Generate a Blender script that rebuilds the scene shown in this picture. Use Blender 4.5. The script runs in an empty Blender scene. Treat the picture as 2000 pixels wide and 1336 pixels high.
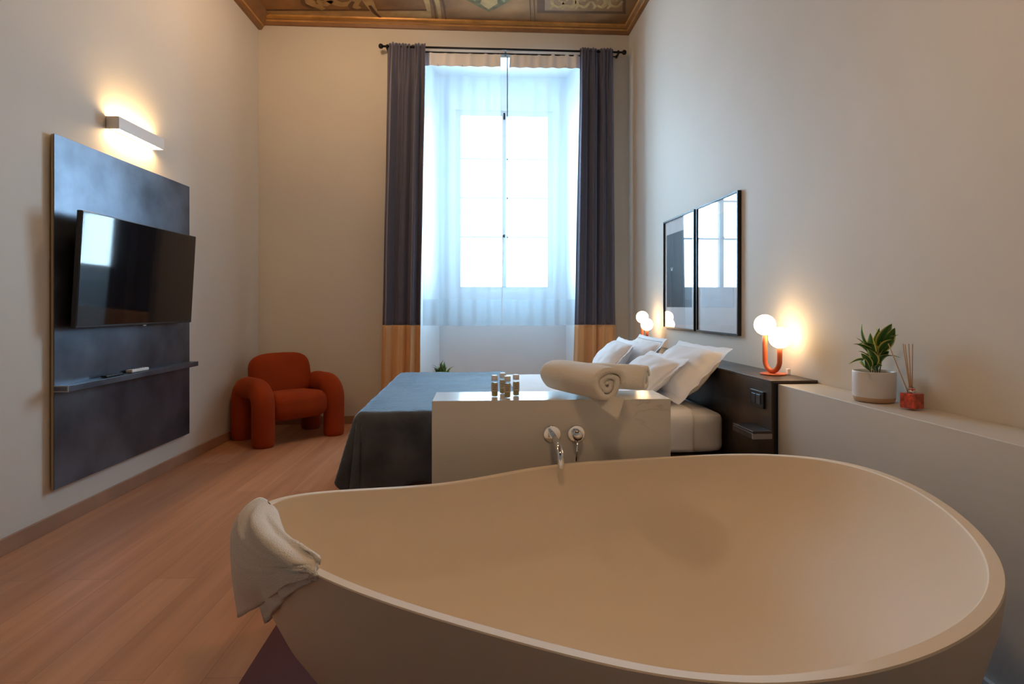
import bpy, bmesh, math, random
import numpy as np
from mathutils import Vector, Matrix, noise
PI = math.pi
random.seed(7)
scn = bpy.context.scene
C = scn.collection

# ------------------------------------------------------------------ camera
F = 1130.0; HZ = 598.0; EYE = 1.2; PSI = math.radians(3.29)
cd = bpy.data.cameras.new('camera'); cam = bpy.data.objects.new('camera', cd); C.objects.link(cam)
cam.location = (0, 0, EYE); cam.rotation_euler = (PI/2, 0, -PSI)
cd.sensor_width = 36; cd.lens = F/2000*36; cd.shift_y = -(668-HZ)/2000; cd.clip_start = 0.05
scn.camera = cam
# ------------------------------------------------------------------ exposure, sky
scn.view_settings.view_transform = 'Standard'; scn.view_settings.look = 'None'
scn.view_settings.gamma = 1; scn.view_settings.use_curve_mapping = False
scn.view_settings.exposure = 0.0
scn.cycles.max_bounces = 10; scn.cycles.diffuse_bounces = 6; scn.cycles.transparent_max_bounces = 12
scn.cycles.sample_clamp_indirect = 6; scn.cycles.caustics_reflective = False; scn.cycles.caustics_refractive = False
w = bpy.data.worlds.new('overcast_sky'); scn.world = w; w.use_nodes = True
nt = w.node_tree; bg = nt.nodes['Background']
tc = nt.nodes.new('ShaderNodeTexCoord'); sx = nt.nodes.new('ShaderNodeSeparateXYZ'); cr = nt.nodes.new('ShaderNodeValToRGB')
nt.links.new(tc.outputs['Generated'], sx.inputs[0]); nt.links.new(sx.outputs['Z'], cr.inputs[0]); nt.links.new(cr.outputs[0], bg.inputs['Color'])
cr.color_ramp.elements[0].position = 0.0; cr.color_ramp.elements[0].color = (0.50, 0.74, 0.95, 1)
cr.color_ramp.elements[1].position = 0.5; cr.color_ramp.elements[1].color = (0.46, 0.75, 1.0, 1)
bg.inputs['Strength'].default_value = 31
pl = bpy.data.lights.new('window_portal', 'AREA'); pl.shape = 'RECTANGLE'; pl.size = 1.1; pl.size_y = 2.04; pl.cycles.is_portal = True
po = bpy.data.objects.new('window_portal', pl); C.objects.link(po); po.location = (0.287, 6.62, 2.38); po.rotation_euler = (-PI/2, 0, 0)

# ------------------------------------------------------------------ helpers
def W(px, py, d):
    u = (px-1000)/F
    c, s = math.cos(PSI), math.sin(PSI)
    return Vector((d*(u*c+s), d*(c-u*s), EYE-(py-HZ)/F*d))

def mat(name, col, rough=0.5, metal=0.0, bump=0.0, bscale=50.0, var=0.0, vscale=3.0, sheen=0.0, coat=0.0, emit=None, estr=0.0, spec=0.5, sheentint=None, stretch=None):
    m = bpy.data.materials.new(name); m.use_nodes = True
    t = m.node_tree; b = t.nodes['Principled BSDF']
    b.inputs['Base Color'].default_value = (*col, 1); b.inputs['Roughness'].default_value = rough
    b.inputs['Metallic'].default_value = metal; b.inputs['Specular IOR Level'].default_value = spec
    b.inputs['Sheen Weight'].default_value = sheen; b.inputs['Coat Weight'].default_value = coat
    b.inputs['Sheen Roughness'].default_value = 0.4
    if sheentint: b.inputs['Sheen Tint'].default_value = (*sheentint, 1)
    if emit: b.inputs['Emission Color'].default_value = (*emit, 1); b.inputs['Emission Strength'].default_value = estr
    co = t.nodes.new('ShaderNodeTexCoord'); src = co.outputs['Object']
    if stretch:
        mp = t.nodes.new('ShaderNodeMapping'); mp.inputs['Scale'].default_value = stretch
        t.links.new(src, mp.inputs[0]); src = mp.outputs[0]
    if bump:
        n = t.nodes.new('ShaderNodeTexNoise'); n.inputs['Scale'].default_value = bscale; n.inputs['Detail'].default_value = 4
        bp = t.nodes.new('ShaderNodeBump'); bp.inputs['Strength'].default_value = bump; bp.inputs['Distance'].default_value = 0.02
        t.links.new(src, n.inputs['Vector']); t.links.new(n.outputs['Fac'], bp.inputs['Height']); t.links.new(bp.outputs[0], b.inputs['Normal'])
    if var:
        n = t.nodes.new('ShaderNodeTexNoise'); n.inputs['Scale'].default_value = vscale; n.inputs['Detail'].default_value = 5
        r = t.nodes.new('ShaderNodeValToRGB'); r.color_ramp.elements[0].position = 0.3; r.color_ramp.elements[1].position = 0.7
        r.color_ramp.elements[0].color = (*[c*(1-var) for c in col], 1); r.color_ramp.elements[1].color = (*[min(1, c*(1+var)) for c in col], 1)
        t.links.new(src, n.inputs['Vector']); t.links.new(n.outputs['Fac'], r.inputs[0]); t.links.new(r.outputs[0], b.inputs['Base Color'])
    return m

def tag(o, label=None, cat=None, group=None, kind=None):
    if label: o['label'] = label
    if cat: o['category'] = cat
    if group: o['group'] = group
    if kind: o['kind'] = kind
    return o
def empty(name, label, cat, loc=(0,0,0), rz=0.0, group=None):
    o = bpy.data.objects.new(name, None); C.objects.link(o); o.location = loc; o.rotation_euler = (0, 0, rz)
    o.empty_display_size = 0.1
    return tag(o, label, cat, group)
def obj(name, bm, m, parent=None, smooth=False, bevel=0.0, sub=0, label=None, kind=None, recalc=True):
    if recalc: bmesh.ops.recalc_face_normals(bm, faces=bm.faces)
    me = bpy.data.meshes.new(name); bm.to_mesh(me); bm.free()
    for mm in (m if isinstance(m, (list, tuple)) else [m]): me.materials.append(mm)
    if smooth:
        for p in me.polygons: p.use_smooth = True
    o = bpy.data.objects.new(name, me); C.objects.link(o)
    if parent: o.parent = parent
    if bevel:
        b = o.modifiers.new('bevel', 'BEVEL'); b.width = bevel; b.segments = 3; b.limit_method = 'ANGLE'
        b.harden_normals = False
    if sub:
        s = o.modifiers.new('subdivision', 'SUBSURF'); s.levels = sub; s.render_levels = sub
    if label: o['label'] = label
    if kind: o['kind'] = kind
    return o
def dup(root, loc, rz, label=None):
    r = root.copy(); C.objects.link(r); r.location = loc; r.rotation_euler = (0, 0, rz)
    if label: r['label'] = label
    for ch in list(root.children):
        c = ch.copy(); C.objects.link(c); c.parent = r
        for g in ch.children:
            d = g.copy(); C.objects.link(d); d.parent = c
    return r
def box(x0, x1, y0, y1, z0, z1, bm=None, M=None, mi=0):
    bm = bm or bmesh.new()
    v = [bm.verts.new(Vector(p)) for p in ((x0,y0,z0),(x1,y0,z0),(x1,y1,z0),(x0,y1,z0),(x0,y0,z1),(x1,y0,z1),(x1,y1,z1),(x0,y1,z1))]
    if M:
        for a in v: a.co = M @ a.co
    for f in ((0,3,2,1),(4,5,6,7),(0,1,5,4),(1,2,6,5),(2,3,7,6),(3,0,4,7)):
        fc = bm.faces.new([v[i] for i in f]); fc.material_index = mi
    return bm
def loft(rings, bm=None, cap=True, closed=True):
    bm = bm or bmesh.new(); V = [[bm.verts.new(Vector(p)) for p in r] for r in rings]
    n = len(V[0]); m = n if closed else n-1
    for a, b in zip(V, V[1:]):
        for i in range(m): bm.faces.new((a[i], a[(i+1) % n], b[(i+1) % n], b[i]))
    if cap and closed: bm.faces.new(list(reversed(V[0]))); bm.faces.new(V[-1])
    return bm
def lathe(prof, n=40, bm=None, c=(0,0,0), cap=True):
    rings = [[(c[0]+r*math.cos(2*PI*i/n), c[1]+r*math.sin(2*PI*i/n), c[2]+z) for i in range(n)] for r, z in prof]
    return loft(rings, bm, cap)
def tube(path, r, n=16, bm=None, cap=True):
    P = [Vector(p) for p in path]; R = r if isinstance(r, (list, tuple)) else [r]*len(P)
    T = [((P[min(i+1, len(P)-1)]-P[max(i-1, 0)]).normalized()) for i in range(len(P))]
    a = Vector((0,0,1)) if abs(T[0].z) < 0.9 else Vector((1,0,0))
    N = (a-T[0]*a.dot(T[0])).normalized(); rings = []
    for p, t, rr in zip(P, T, R):
        N = (N-t*N.dot(t)).normalized(); B = t.cross(N)
        rings.append([p+(N*math.cos(2*PI*i/n)+B*math.sin(2*PI*i/n))*rr for i in range(n)])
    return loft(rings, bm, cap)
def sphere(c, r, n=32, bm=None):
    prof = [(max(1e-4, r*math.sin(PI*k/(n//2))), -r*math.cos(PI*k/(n//2))) for k in range(n//2+1)]
    return lathe(prof, n, bm, c)
def catmull(pts, n):
    P = [Vector(p) for p in pts]; P = [2*P[0]-P[1]]+P+[2*P[-1]-P[-2]]; out = []
    seg = len(P)-3
    for k in range(n):
        t = k/(n-1)*seg; i = min(int(t), seg-1); t -= i
        p0, p1, p2, p3 = P[i:i+4]
        out.append(0.5*((2*p1)+(p2-p0)*t+(2*p0-5*p1+4*p2-p3)*t*t+(3*p1-p0-3*p2+p3)*t*t*t))
    return out
def grid(nu, nv, fn, bm=None):
    bm = bm or bmesh.new()
    V = [[bm.verts.new(Vector(fn(i/(nu-1), j/(nv-1)))) for j in range(nv)] for i in range(nu)]
    for i in range(nu-1):
        for j in range(nv-1): bm.faces.new((V[i][j], V[i+1][j], V[i+1][j+1], V[i][j+1]))
    return bm
def rbox(hx, hy, hz, e=0.3, n=28, c=(0,0,0), bm=None, r=None):
    """box with generously rounded corners (radius r), built as a rounded cube"""
    bm = bm or bmesh.new(); r = r or min(hx, hy, hz)
    k = bmesh.ops.create_icosphere(bm, subdivisions=5, radius=1.0)
    for v in k['verts']:
        s = v.co.normalized()
        core = Vector((hx-r, hy-r, hz-r))
        d = Vector([math.copysign(1, x)*min(1.0, abs(x)*3.2) for x in s])
        v.co = Vector((c[0]+d.x*core.x+s.x*r, c[1]+d.y*core.y+s.y*r, c[2]+d.z*core.z+s.z*r))
    return bm
def solid(o, t, off=0.0):
    s = o.modifiers.new('thickness', 'SOLIDIFY'); s.thickness = t; s.offset = off; return o

LA = -math.atan(0.0221); RA = math.atan(0.015)
def leftw(y, e=0.0, z=0.0): return Vector((-2.36+0.0221*y+e, y, z))
def rightw(y, e=0.0, z=0.0): return Vector((1.664-0.015*y-e, y, z))
YB = 6.0; YR = -2.6; ZC = 4.12

# ------------------------------------------------------------------ materials
M = {}
M['plaster'] = mat('wall_plaster', (0.66, 0.625, 0.56), 0.62, bump=0.035, bscale=9, var=0.03, vscale=1.2, spec=0.35)
M['niche'] = mat('daylit_recess_paint', (0.80, 0.83, 0.85), 0.55, var=0.02)  # white recess paint; extra brightness and blue put in for daylight
M['white'] = mat('white_paint', (0.78, 0.79, 0.80), 0.45)
M['ledge'] = mat('ledge_plaster', (0.64, 0.61, 0.56), 0.45, var=0.02)
M['burgundy'] = mat('burgundy_resin', (0.10, 0.018, 0.026), 0.6, var=0.04, spec=0.3)
M['skirt'] = mat('skirting_wood', (0.36, 0.20, 0.12), 0.5, var=0.15, vscale=4)
M['skirtw'] = mat('skirting_white', (0.72, 0.71, 0.72), 0.4)
M['steel'] = mat('blackened_steel', (0.11, 0.125, 0.155), 0.34, metal=0.8, var=0.45, vscale=3.0, bump=0.02, bscale=8)
M['steelb'] = mat('burnished_steel', (0.10, 0.075, 0.06), 0.38, metal=0.75, var=0.4, vscale=3.5)
M['steeledge'] = mat('steel_cut_edge', (0.42, 0.40, 0.38), 0.35, metal=0.9)
M['goldedge'] = mat('gold_edge_reflection', (0.45, 0.34, 0.18), 0.6)  # golden wall reflection beside the panel, put into the edge colour
M['screen'] = mat('screen_glass', (0.006, 0.006, 0.008), 0.05, spec=0.6, coat=0.0)
M['bezel'] = mat('black_plastic', (0.012, 0.012, 0.014), 0.35)
M['chrome'] = mat('chrome', (0.85, 0.86, 0.88), 0.06, metal=1.0)
M['black'] = mat('black_metal', (0.012, 0.011, 0.012), 0.4, metal=0.5)
M['velvet'] = mat('rust_velvet', (0.30, 0.042, 0.008), 0.85, sheen=0.22, sheentint=(1.0, 0.30, 0.10), bump=0.05, bscale=150, spec=0.15, var=0.10, vscale=5)
M['navy'] = mat('slate_velvet', (0.10, 0.10, 0.14), 0.55, sheen=0.9, sheentint=(0.6, 0.7, 1.0), spec=0.2, bump=0.04, bscale=120)
M['gold'] = mat('ochre_velvet', (0.74, 0.47, 0.25), 0.75, sheen=0.3, sheentint=(1, 0.75, 0.5), spec=0.2)
M['throw'] = mat('plush_throw', (0.085, 0.090, 0.105), 0.65, sheen=1.0, sheentint=(0.50, 0.76, 1.0), bump=0.25, bscale=30, var=0.35, vscale=4, spec=0.2)
M['linen'] = mat('white_cotton', (0.88, 0.87, 0.88), 0.8, bump=0.08, bscale=18, sheen=0.1, spec=0.2)
M['terry'] = mat('cream_terry', (0.88, 0.83, 0.74), 0.95, bump=0.45, bscale=260, sheen=0.3, spec=0.1)
M['bedbase'] = mat('taupe_fabric', (0.13, 0.095, 0.075), 0.8)
M['tub'] = mat('matt_solid_surface', (0.78, 0.67, 0.525), 0.58, spec=0.35)
M['terracotta'] = mat('terracotta_lacquer', (0.58, 0.13, 0.05), 0.45)
M['opal'] = mat('opal_glass_lit', (0.9, 0.85, 0.75), 0.3, emit=(1.0, 0.66, 0.33), estr=11.0)
M['fillbright'] = mat('fill_globe_bright', (0.9, 0.85, 0.75), 0.3, emit=(1.0, 0.66, 0.38), estr=95.0)  # glow of the added fill lamp near the back wall
M['fillsoft'] = mat('fill_globe_soft', (0.9, 0.85, 0.75), 0.3, emit=(1.0, 0.64, 0.36), estr=50.0)  # glow of the added fill lamp over the tub
M['diff'] = mat('diffuser_lit', (0.9, 0.85, 0.7), 0.4, emit=(1.0, 0.62, 0.27), estr=80.0)
M['ceramic'] = mat('white_ceramic', (0.70, 0.69, 0.70), 0.4)
M['clay'] = mat('raw_clay', (0.58, 0.38, 0.24), 0.8)
M['soil'] = mat('soil', (0.05, 0.03, 0.02), 0.9, bump=0.6, bscale=60)
M['reed'] = mat('rattan_reed', (0.55, 0.33, 0.17), 0.7)
M['gilt'] = mat('gilded_moulding', (0.50, 0.24, 0.055), 0.42, metal=0.25, var=0.25, vscale=7)
M['cornice'] = mat('brown_moulding', (0.23, 0.105, 0.035), 0.5, var=0.2, vscale=6)
M['fresco'] = mat('fresco_ground', (0.22, 0.098, 0.028), 0.8, var=0.42, vscale=2.4, bump=0.05, bscale=20)
M['frescod'] = mat('fresco_dark', (0.11, 0.045, 0.014), 0.8, var=0.25, vscale=6)
M['frescol'] = mat('fresco_light', (0.36, 0.205, 0.07), 0.8, var=0.22, vscale=8)
M['frescog'] = mat('fresco_green', (0.12, 0.085, 0.025), 0.8, var=0.4, vscale=12)
M['frescow'] = mat('fresco_pale', (0.20, 0.19, 0.09), 0.8, var=0.2, vscale=12)
M['mount'] = mat('picture_mount', (0.86, 0.87, 0.90), 0.7)
M['printdark'] = mat('dark_print', (0.02, 0.024, 0.032), 0.6, var=0.3, vscale=3)
M['printpale'] = mat('pale_print', (0.66, 0.73, 0.82), 0.6, var=0.12, vscale=2)
M['shadowless'] = mat('white_lacquer', (0.78, 0.75, 0.72), 0.35)

def wood():
    m = bpy.data.materials.new('oak_planks'); m.use_nodes = True; t = m.node_tree; b = t.nodes['Principled BSDF']
    co = t.nodes.new('ShaderNodeTexCoord'); mp = t.nodes.new('ShaderNodeMapping'); mp.inputs['Rotation'].default_value = (0, 0, PI/2+0.022)
    t.links.new(co.outputs['Object'], mp.inputs[0])
    br = t.nodes.new('ShaderNodeTexBrick'); br.offset = 0.37; br.inputs['Scale'].default_value = 1.0
    br.inputs['Brick Width'].default_value = 1.9; br.inputs['Row Height'].default_value = 0.185
    br.inputs['Mortar Size'].default_value = 0.0018; br.inputs['Mortar Smooth'].default_value = 0.3; br.inputs['Bias'].default_value = -0.1
    br.inputs['Color1'].default_value = (0.54, 0.27, 0.145, 1); br.inputs['Color2'].default_value = (0.43, 0.20, 0.105, 1); br.inputs['Mortar'].default_value = (0.36, 0.18, 0.10, 1)
    t.links.new(mp.outputs[0], br.inputs['Vector'])
    m2 = t.nodes.new('ShaderNodeMapping'); m2.inputs['Scale'].default_value = (0.5, 8, 1); t.links.new(mp.outputs[0], m2.inputs[0])
    ad = t.nodes.new('ShaderNodeVectorMath'); ad.operation = 'ADD'
    t.links.new(m2.outputs[0], ad.inputs[0]); t.links.new(br.outputs['Color'], ad.inputs[1])
    n = t.nodes.new('ShaderNodeTexNoise'); n.inputs['Scale'].default_value = 2.2; n.inputs['Detail'].default_value = 7; n.inputs['Distortion'].default_value = 0.25
    t.links.new(ad.outputs[0], n.inputs['Vector'])
    r = t.nodes.new('ShaderNodeValToRGB'); r.color_ramp.elements[0].position = 0.32; r.color_ramp.elements[0].color = (0.84, 0.81, 0.79, 1)
    r.color_ramp.elements[1].position = 0.68; r.color_ramp.elements[1].color = (1.08, 1.08, 1.08, 1)
    t.links.new(n.outputs['Fac'], r.inputs[0])
    mx = t.nodes.new('ShaderNodeMix'); mx.data_type = 'RGBA'; mx.blend_type = 'MULTIPLY'; mx.inputs['Factor'].default_value = 1
    t.links.new(br.outputs['Color'], mx.inputs['A']); t.links.new(r.outputs[0], mx.inputs['B'])
    t.links.new(mx.outputs['Result'], b.inputs['Base Color'])
    b.inputs['Roughness'].default_value = 0.42; b.inputs['Specular IOR Level'].default_value = 0.4
    bp = t.nodes.new('ShaderNodeBump'); bp.inputs['Strength'].default_value = 0.12; bp.inputs['Distance'].default_value = 0.01
    t.links.new(n.outputs['Fac'], bp.inputs['Height']); t.links.new(bp.outputs[0], b.inputs['Normal'])
    return m
M['wood'] = wood()

def marble():
    m = mat('veined_marble', (0.62, 0.60, 0.56), 0.16, spec=0.5); t = m.node_tree; b = t.nodes['Principled BSDF']
    co = t.nodes.new('ShaderNodeTexCoord'); mp = t.nodes.new('ShaderNodeMapping'); mp.inputs['Scale'].default_value = (1.0, 1.0, 2.8); mp.inputs['Rotation'].default_value = (0, 0.25, 0)
    n = t.nodes.new('ShaderNodeTexNoise'); n.inputs['Scale'].default_value = 2.2; n.inputs['Detail'].default_value = 8; n.inputs['Distortion'].default_value = 0.9
    r = t.nodes.new('ShaderNodeValToRGB'); e = r.color_ramp.elements
    e[0].position = 0.485; e[0].color = (0.68, 0.66, 0.61, 1); e[1].position = 0.515; e[1].color = (0.68, 0.66, 0.61, 1)
    k = e.new(0.50); k.color = (0.50, 0.46, 0.42, 1)
    n2 = t.nodes.new('ShaderNodeTexNoise'); n2.inputs['Scale'].default_value = 3.0
    r2 = t.nodes.new('ShaderNodeValToRGB'); r2.color_ramp.elements[0].position = 0.52; r2.color_ramp.elements[1].position = 0.68
    mx = t.nodes.new('ShaderNodeMix'); mx.data_type = 'RGBA'; mx.inputs['A'].default_value = (0.68, 0.66, 0.61, 1)
    t.links.new(co.outputs['Object'], mp.inputs[0]); t.links.new(mp.outputs[0], n.inputs['Vector']); t.links.new(n.outputs['Fac'], r.inputs[0])
    t.links.new(co.outputs['Object'], n2.inputs['Vector']); t.links.new(n2.outputs['Fac'], r2.inputs[0])
    t.links.new(r2.outputs[0], mx.inputs['Factor']); t.links.new(r.outputs[0], mx.inputs['B']); t.links.new(mx.outputs['Result'], b.inputs['Base Color'])
    return m
M['marble'] = marble()

def sheer():
    m = bpy.data.materials.new('sheer_voile'); m.use_nodes = True; t = m.node_tree; t.nodes.clear()
    o = t.nodes.new('ShaderNodeOutputMaterial'); tr = t.nodes.new('ShaderNodeBsdfTransparent'); tl = t.nodes.new('ShaderNodeBsdfTranslucent'); df = t.nodes.new('ShaderNodeBsdfDiffuse')
    tl.inputs[0].default_value = (0.36, 0.46, 0.52, 1); df.inputs[0].default_value = (0.62, 0.68, 0.72, 1); tr.inputs[0].default_value = (1, 1, 1, 1)
    a = t.nodes.new('ShaderNodeMixShader'); a.inputs[0].default_value = 0.5; b = t.nodes.new('ShaderNodeMixShader'); b.inputs[0].default_value = 0.34
    t.links.new(tl.outputs[0], a.inputs[1]); t.links.new(df.outputs[0], a.inputs[2])
    t.links.new(tr.outputs[0], b.inputs[1]); t.links.new(a.outputs[0], b.inputs[2]); t.links.new(b.outputs[0], o.inputs[0])
    return m
M['sheer'] = sheer()
def glass(name, tint=(1, 1, 1), r0=0.04, boost=1.0):
    m = bpy.data.materials.new(name); m.use_nodes = True; t = m.node_tree; t.nodes.clear()
    o = t.nodes.new('ShaderNodeOutputMaterial'); tr = t.nodes.new('ShaderNodeBsdfTransparent'); gl = t.nodes.new('ShaderNodeBsdfGlossy')
    tr.inputs[0].default_value = (*tint, 1); gl.inputs['Roughness'].default_value = 0.0
    ge = t.nodes.new('ShaderNodeNewGeometry'); dt = t.nodes.new('ShaderNodeVectorMath'); dt.operation = 'DOT_PRODUCT'
    t.links.new(ge.outputs['Incoming'], dt.inputs[0]); t.links.new(ge.outputs['Normal'], dt.inputs[1])
    prev = dt.outputs['Value']
    for op, k in (('ABSOLUTE', None), ('SUBTRACT', 'r'), ('POWER', 5.0), ('MULTIPLY', 1-r0), ('ADD', r0), ('MULTIPLY', boost)):
        q = t.nodes.new('ShaderNodeMath'); q.operation = op
        if k == 'r': q.inputs[0].default_value = 1.0; t.links.new(prev, q.inputs[1])
        else:
            t.links.new(prev, q.inputs[0])
            if k is not None: q.inputs[1].default_value = k
        if op == 'MULTIPLY': q.use_clamp = True
        prev = q.outputs[0]
    x = t.nodes.new('ShaderNodeMixShader')
    t.links.new(prev, x.inputs[0]); t.links.new(tr.outputs[0], x.inputs[1]); t.links.new(gl.outputs[0], x.inputs[2]); t.links.new(x.outputs[0], o.inputs[0])
    return m
M['glass'] = glass('clear_glass'); M['picglass'] = glass('picture_glass', boost=1.8)
M['amber'] = glass('amber_liquid', (0.75, 0.62, 0.30)); M['redliq'] = mat('red_patterned_wrap', (0.50, 0.055, 0.025), 0.35, var=0.7, vscale=60)

def leafmat():
    m = bpy.data.materials.new('variegated_leaf'); m.use_nodes = True; t = m.node_tree; b = t.nodes['Principled BSDF']
    a = t.nodes.new('ShaderNodeVertexColor'); a.layer_name = 'pattern'; t.links.new(a.outputs[0], b.inputs['Base Color']); b.inputs['Roughness'].default_value = 0.4
    return m
M['leaf'] = leafmat()

# ================================================================== SETTING
def struct(name, bm, m, parent=None, **k):
    o = obj(name, bm, m, parent, **k)
    if not parent: o['kind'] = 'structure'
    return o
def quad(bm, pts): bm.faces.new([bm.verts.new(Vector(p)) for p in pts])
XB = -0.762; YF = 2.66      # burgundy bathroom floor: right of XB, nearer than YF
bm = bmesh.new()
for p in ([(-2.45, YR), (XB, YR), (XB, YB+.1), (-2.45, YB+.1)], [(XB, YF), (1.75, YF), (1.75, YB+.1), (XB, YB+.1)], [(-0.60, YB+.1), (1.10, YB+.1), (0.99, 6.5), (-0.45, 6.5)]):
    quad(bm, [(x, y, 0) for x, y in p])
struct('floor', bm, M['wood'])
bm = bmesh.new(); quad(bm, [(XB, YR, 0), (1.75, YR, 0), (1.75, YF, 0), (XB, YF, 0)])
struct('floor', bm, M['burgundy'])
bm = bmesh.new(); quad(bm, [leftw(YR), leftw(YB), leftw(YB, 0, ZC), leftw(YR, 0, ZC)]); struct('wall_left', bm, M['plaster'])
bm = bmesh.new(); quad(bm, [rightw(YR), rightw(YB), rightw(YB, 0, ZC), rightw(YR, 0, ZC)]); struct('wall_right', bm, M['plaster'])
bm = bmesh.new(); quad(bm, [leftw(YR), rightw(YR), rightw(YR, 0, ZC), leftw(YR, 0, ZC)]); struct('wall_rear', bm, M['plaster'])
# back wall with the deep window recess
NX0, NX1, NZ = -0.60, 1.10, 3.78; BX0, BX1, BY = -0.44, 0.985, 6.5
WX0, WX1, WZ0, WZ1 = -0.263, 0.837, 1.36, 3.40
bm = bmesh.new(); xl, xr = leftw(YB).x, rightw(YB).x
quad(bm, [(xl, YB, 0), (NX0, YB, 0), (NX0, YB, ZC), (xl, YB, ZC)])
quad(bm, [(NX1, YB, 0), (xr, YB, 0), (xr, YB, ZC), (NX1, YB, ZC)])
quad(bm, [(NX0, YB, NZ), (NX1, YB, NZ), (NX1, YB, ZC), (NX0, YB, ZC)])
quad(bm, [(NX0, YB, 0), (BX0, BY, 0), (BX0, BY, NZ), (NX0, YB, NZ)])
quad(bm, [(NX1, YB, 0), (BX1, BY, 0), (BX1, BY, NZ), (NX1, YB, NZ)])
quad(bm, [(NX0, YB, NZ), (NX1, YB, NZ), (BX1, BY, NZ), (BX0, BY, NZ)])
quad(bm, [(BX0, BY, 0), (BX1, BY, 0), (BX1, BY, WZ0), (BX0, BY, WZ0)])
quad(bm, [(BX0, BY, WZ1), (BX1, BY, WZ1), (BX1, BY, NZ), (BX0, BY, NZ)])
quad(bm, [(BX0, BY, WZ0), (WX0, BY, WZ0), (WX0, BY, WZ1), (BX0, BY, WZ1)])
quad(bm, [(WX1, BY, WZ0), (BX1, BY, WZ0), (BX1, BY, WZ1), (WX1, BY, WZ1)])
Y2 = 6.70
for a, b in (((WX0, WZ0), (WX1, WZ0)), ((WX1, WZ0), (WX1, WZ1)), ((WX1, WZ1), (WX0, WZ1)), ((WX0, WZ1), (WX0, WZ0))):
    quad(bm, [(a[0], BY, a[1]), (b[0], BY, b[1]), (b[0], Y2, b[1]), (a[0], Y2, a[1])])
wb = struct('wall_back', bm, [M['plaster'], M['niche']], recalc=False)
for i_, p_ in enumerate(wb.data.polygons): p_.material_index = 0 if i_ < 3 else 1
# window
bm = bmesh.new(); fw = 0.06; wy0, wy1 = 6.52, 6.57
box(WX0, WX0+fw, wy0, wy1, WZ0, WZ1, bm); box(WX1-fw, WX1, wy0, wy1, WZ0, WZ1, bm)
box(WX0+fw, WX1-fw, wy0, wy1, WZ1-fw, WZ1, bm); box(WX0+fw, WX1-fw, wy0, wy1, WZ0, WZ0+fw, bm)
win = struct('window_1', bm, M['white'])
obj('mullion', box(0.262, 0.312, wy0-.012, wy1, WZ0+fw, WZ1-fw), M['white'], win, bevel=.004)
for z in (1.98, 2.42, 2.86):
    obj('glazing_bar', box(WX0+fw, 0.262, wy0+.01, wy1-.01, z-.009, z+.009), M['white'], win)
    obj('glazing_bar', box(0.312, WX1-fw, wy0+.01, wy1-.01, z-.009, z+.009), M['white'], win)
obj('pane', box(WX0+fw, 0.262, 6.543, 6.547, WZ0+fw, WZ1-fw), M['glass'], win)
obj('pane', box(0.312, WX1-fw, 6.543, 6.547, WZ0+fw, WZ1-fw), M['glass'], win)
obj('handle', tube([(0.287, 6.508, 1.99), (0.287, 6.488, 1.99), (0.287, 6.475, 1.985)], [.014, .014, .018], 14), M['black'], win, smooth=True, label='small dark knob')
obj('latch', box(.277, .297, 6.49, 6.508, 3.30, 3.37), M['black'], win, label='dark metal catch at the top')
struct('ceiling', box(-2.5, 1.8, YR-.02, YB+.02, ZC, ZC+.05), M['fresco'])
ceil = bpy.data.objects['ceiling']
# low wall that carries the ledge
bm = bmesh.new(); HY0, HY1, LZ = -1.2, 2.672, 0.83; e = .205
V = [rightw(HY0, e), rightw(HY0, .001), rightw(HY1, .001), rightw(HY1, e)]
loft([[v.copy() for v in V], [v+Vector((0, 0, LZ)) for v in V]], bm)
struct('wall_ledge', bm, M['ledge'], bevel=.003)
bm = bmesh.new(); V = [rightw(HY0, e+.016), rightw(HY0, e+.001), rightw(HY1, e+.001), rightw(HY1, e+.016)]
loft([[v.copy() for v in V], [v+Vector((0, 0, .15)) for v in V]], bm)
struct('baseboard_right', bm, M['skirtw'], bevel=.002)
bm = bmesh.new(); V = [leftw(YR, .001), leftw(YR, .016), leftw(YB-.017, .016), leftw(YB-.017, .001)]
loft([[v.copy() for v in V], [v+Vector((0, 0, .08)) for v in V]], bm); struct('baseboard_left', bm, M['skirt'], bevel=.002)
bm = box(xl+.001, NX0-.02, YB-.016, YB-.001, 0, .08); box(NX1+.02, xr-.001, YB-.016, YB-.001, 0, .08, bm)
struct('baseboard_back', bm, M['skirt'], bevel=.002)
# cornice mouldings (a stepped profile run along each wall)
def cornice(name, A, B, nrm, prof, mats):
    bm = bmesh.new()
    for k, (p0, p1) in enumerate(zip(prof, prof[1:])):
        q = [A+nrm*p0[0], B+nrm*p0[0], B+nrm*p1[0], A+nrm*p1[0]]
        vs = [bm.verts.new(Vector((v.x, v.y, z))) for v, z in zip(q, (p0[1], p0[1], p1[1], p1[1]))]
        f = bm.faces.new(vs); f.material_index = p0[2]
    return struct(name, bm, mats)
PB = [(.0, 4.045, 0), (.025, 4.045, 0), (.035, 4.075, 1), (.045, 4.085, 0), (.048, 4.098, 1), (.085, 4.105, 1), (.09, 4.119, 0)]
PL = [(.0, 4.00, 0), (.03, 4.0, 0), (.05, 4.03, 1), (.06, 4.04, 0), (.10, 4.10, 0), (.14, 4.119, 0)]
PR = [(.0, 4.045, 0), (.02, 4.045, 0), (.025, 4.07, 1), (.035, 4.08, 0), (.055, 4.105, 1), (.065, 4.119, 0)]
cornice('trim_1', Vector((xl, YB, 0)), Vector((xr, YB, 0)), Vector((0, -1, 0)), PB, [M['cornice'], M['gilt']])
cornice('trim_2', leftw(YR), leftw(YB), Vector((1, 0, 0)), PL, [M['cornice'], M['gilt']])
cornice('trim_3', rightw(YR), rightw(YB), Vector((-1, 0, 0)), PR, [M['cornice'], M['gilt']])
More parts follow.
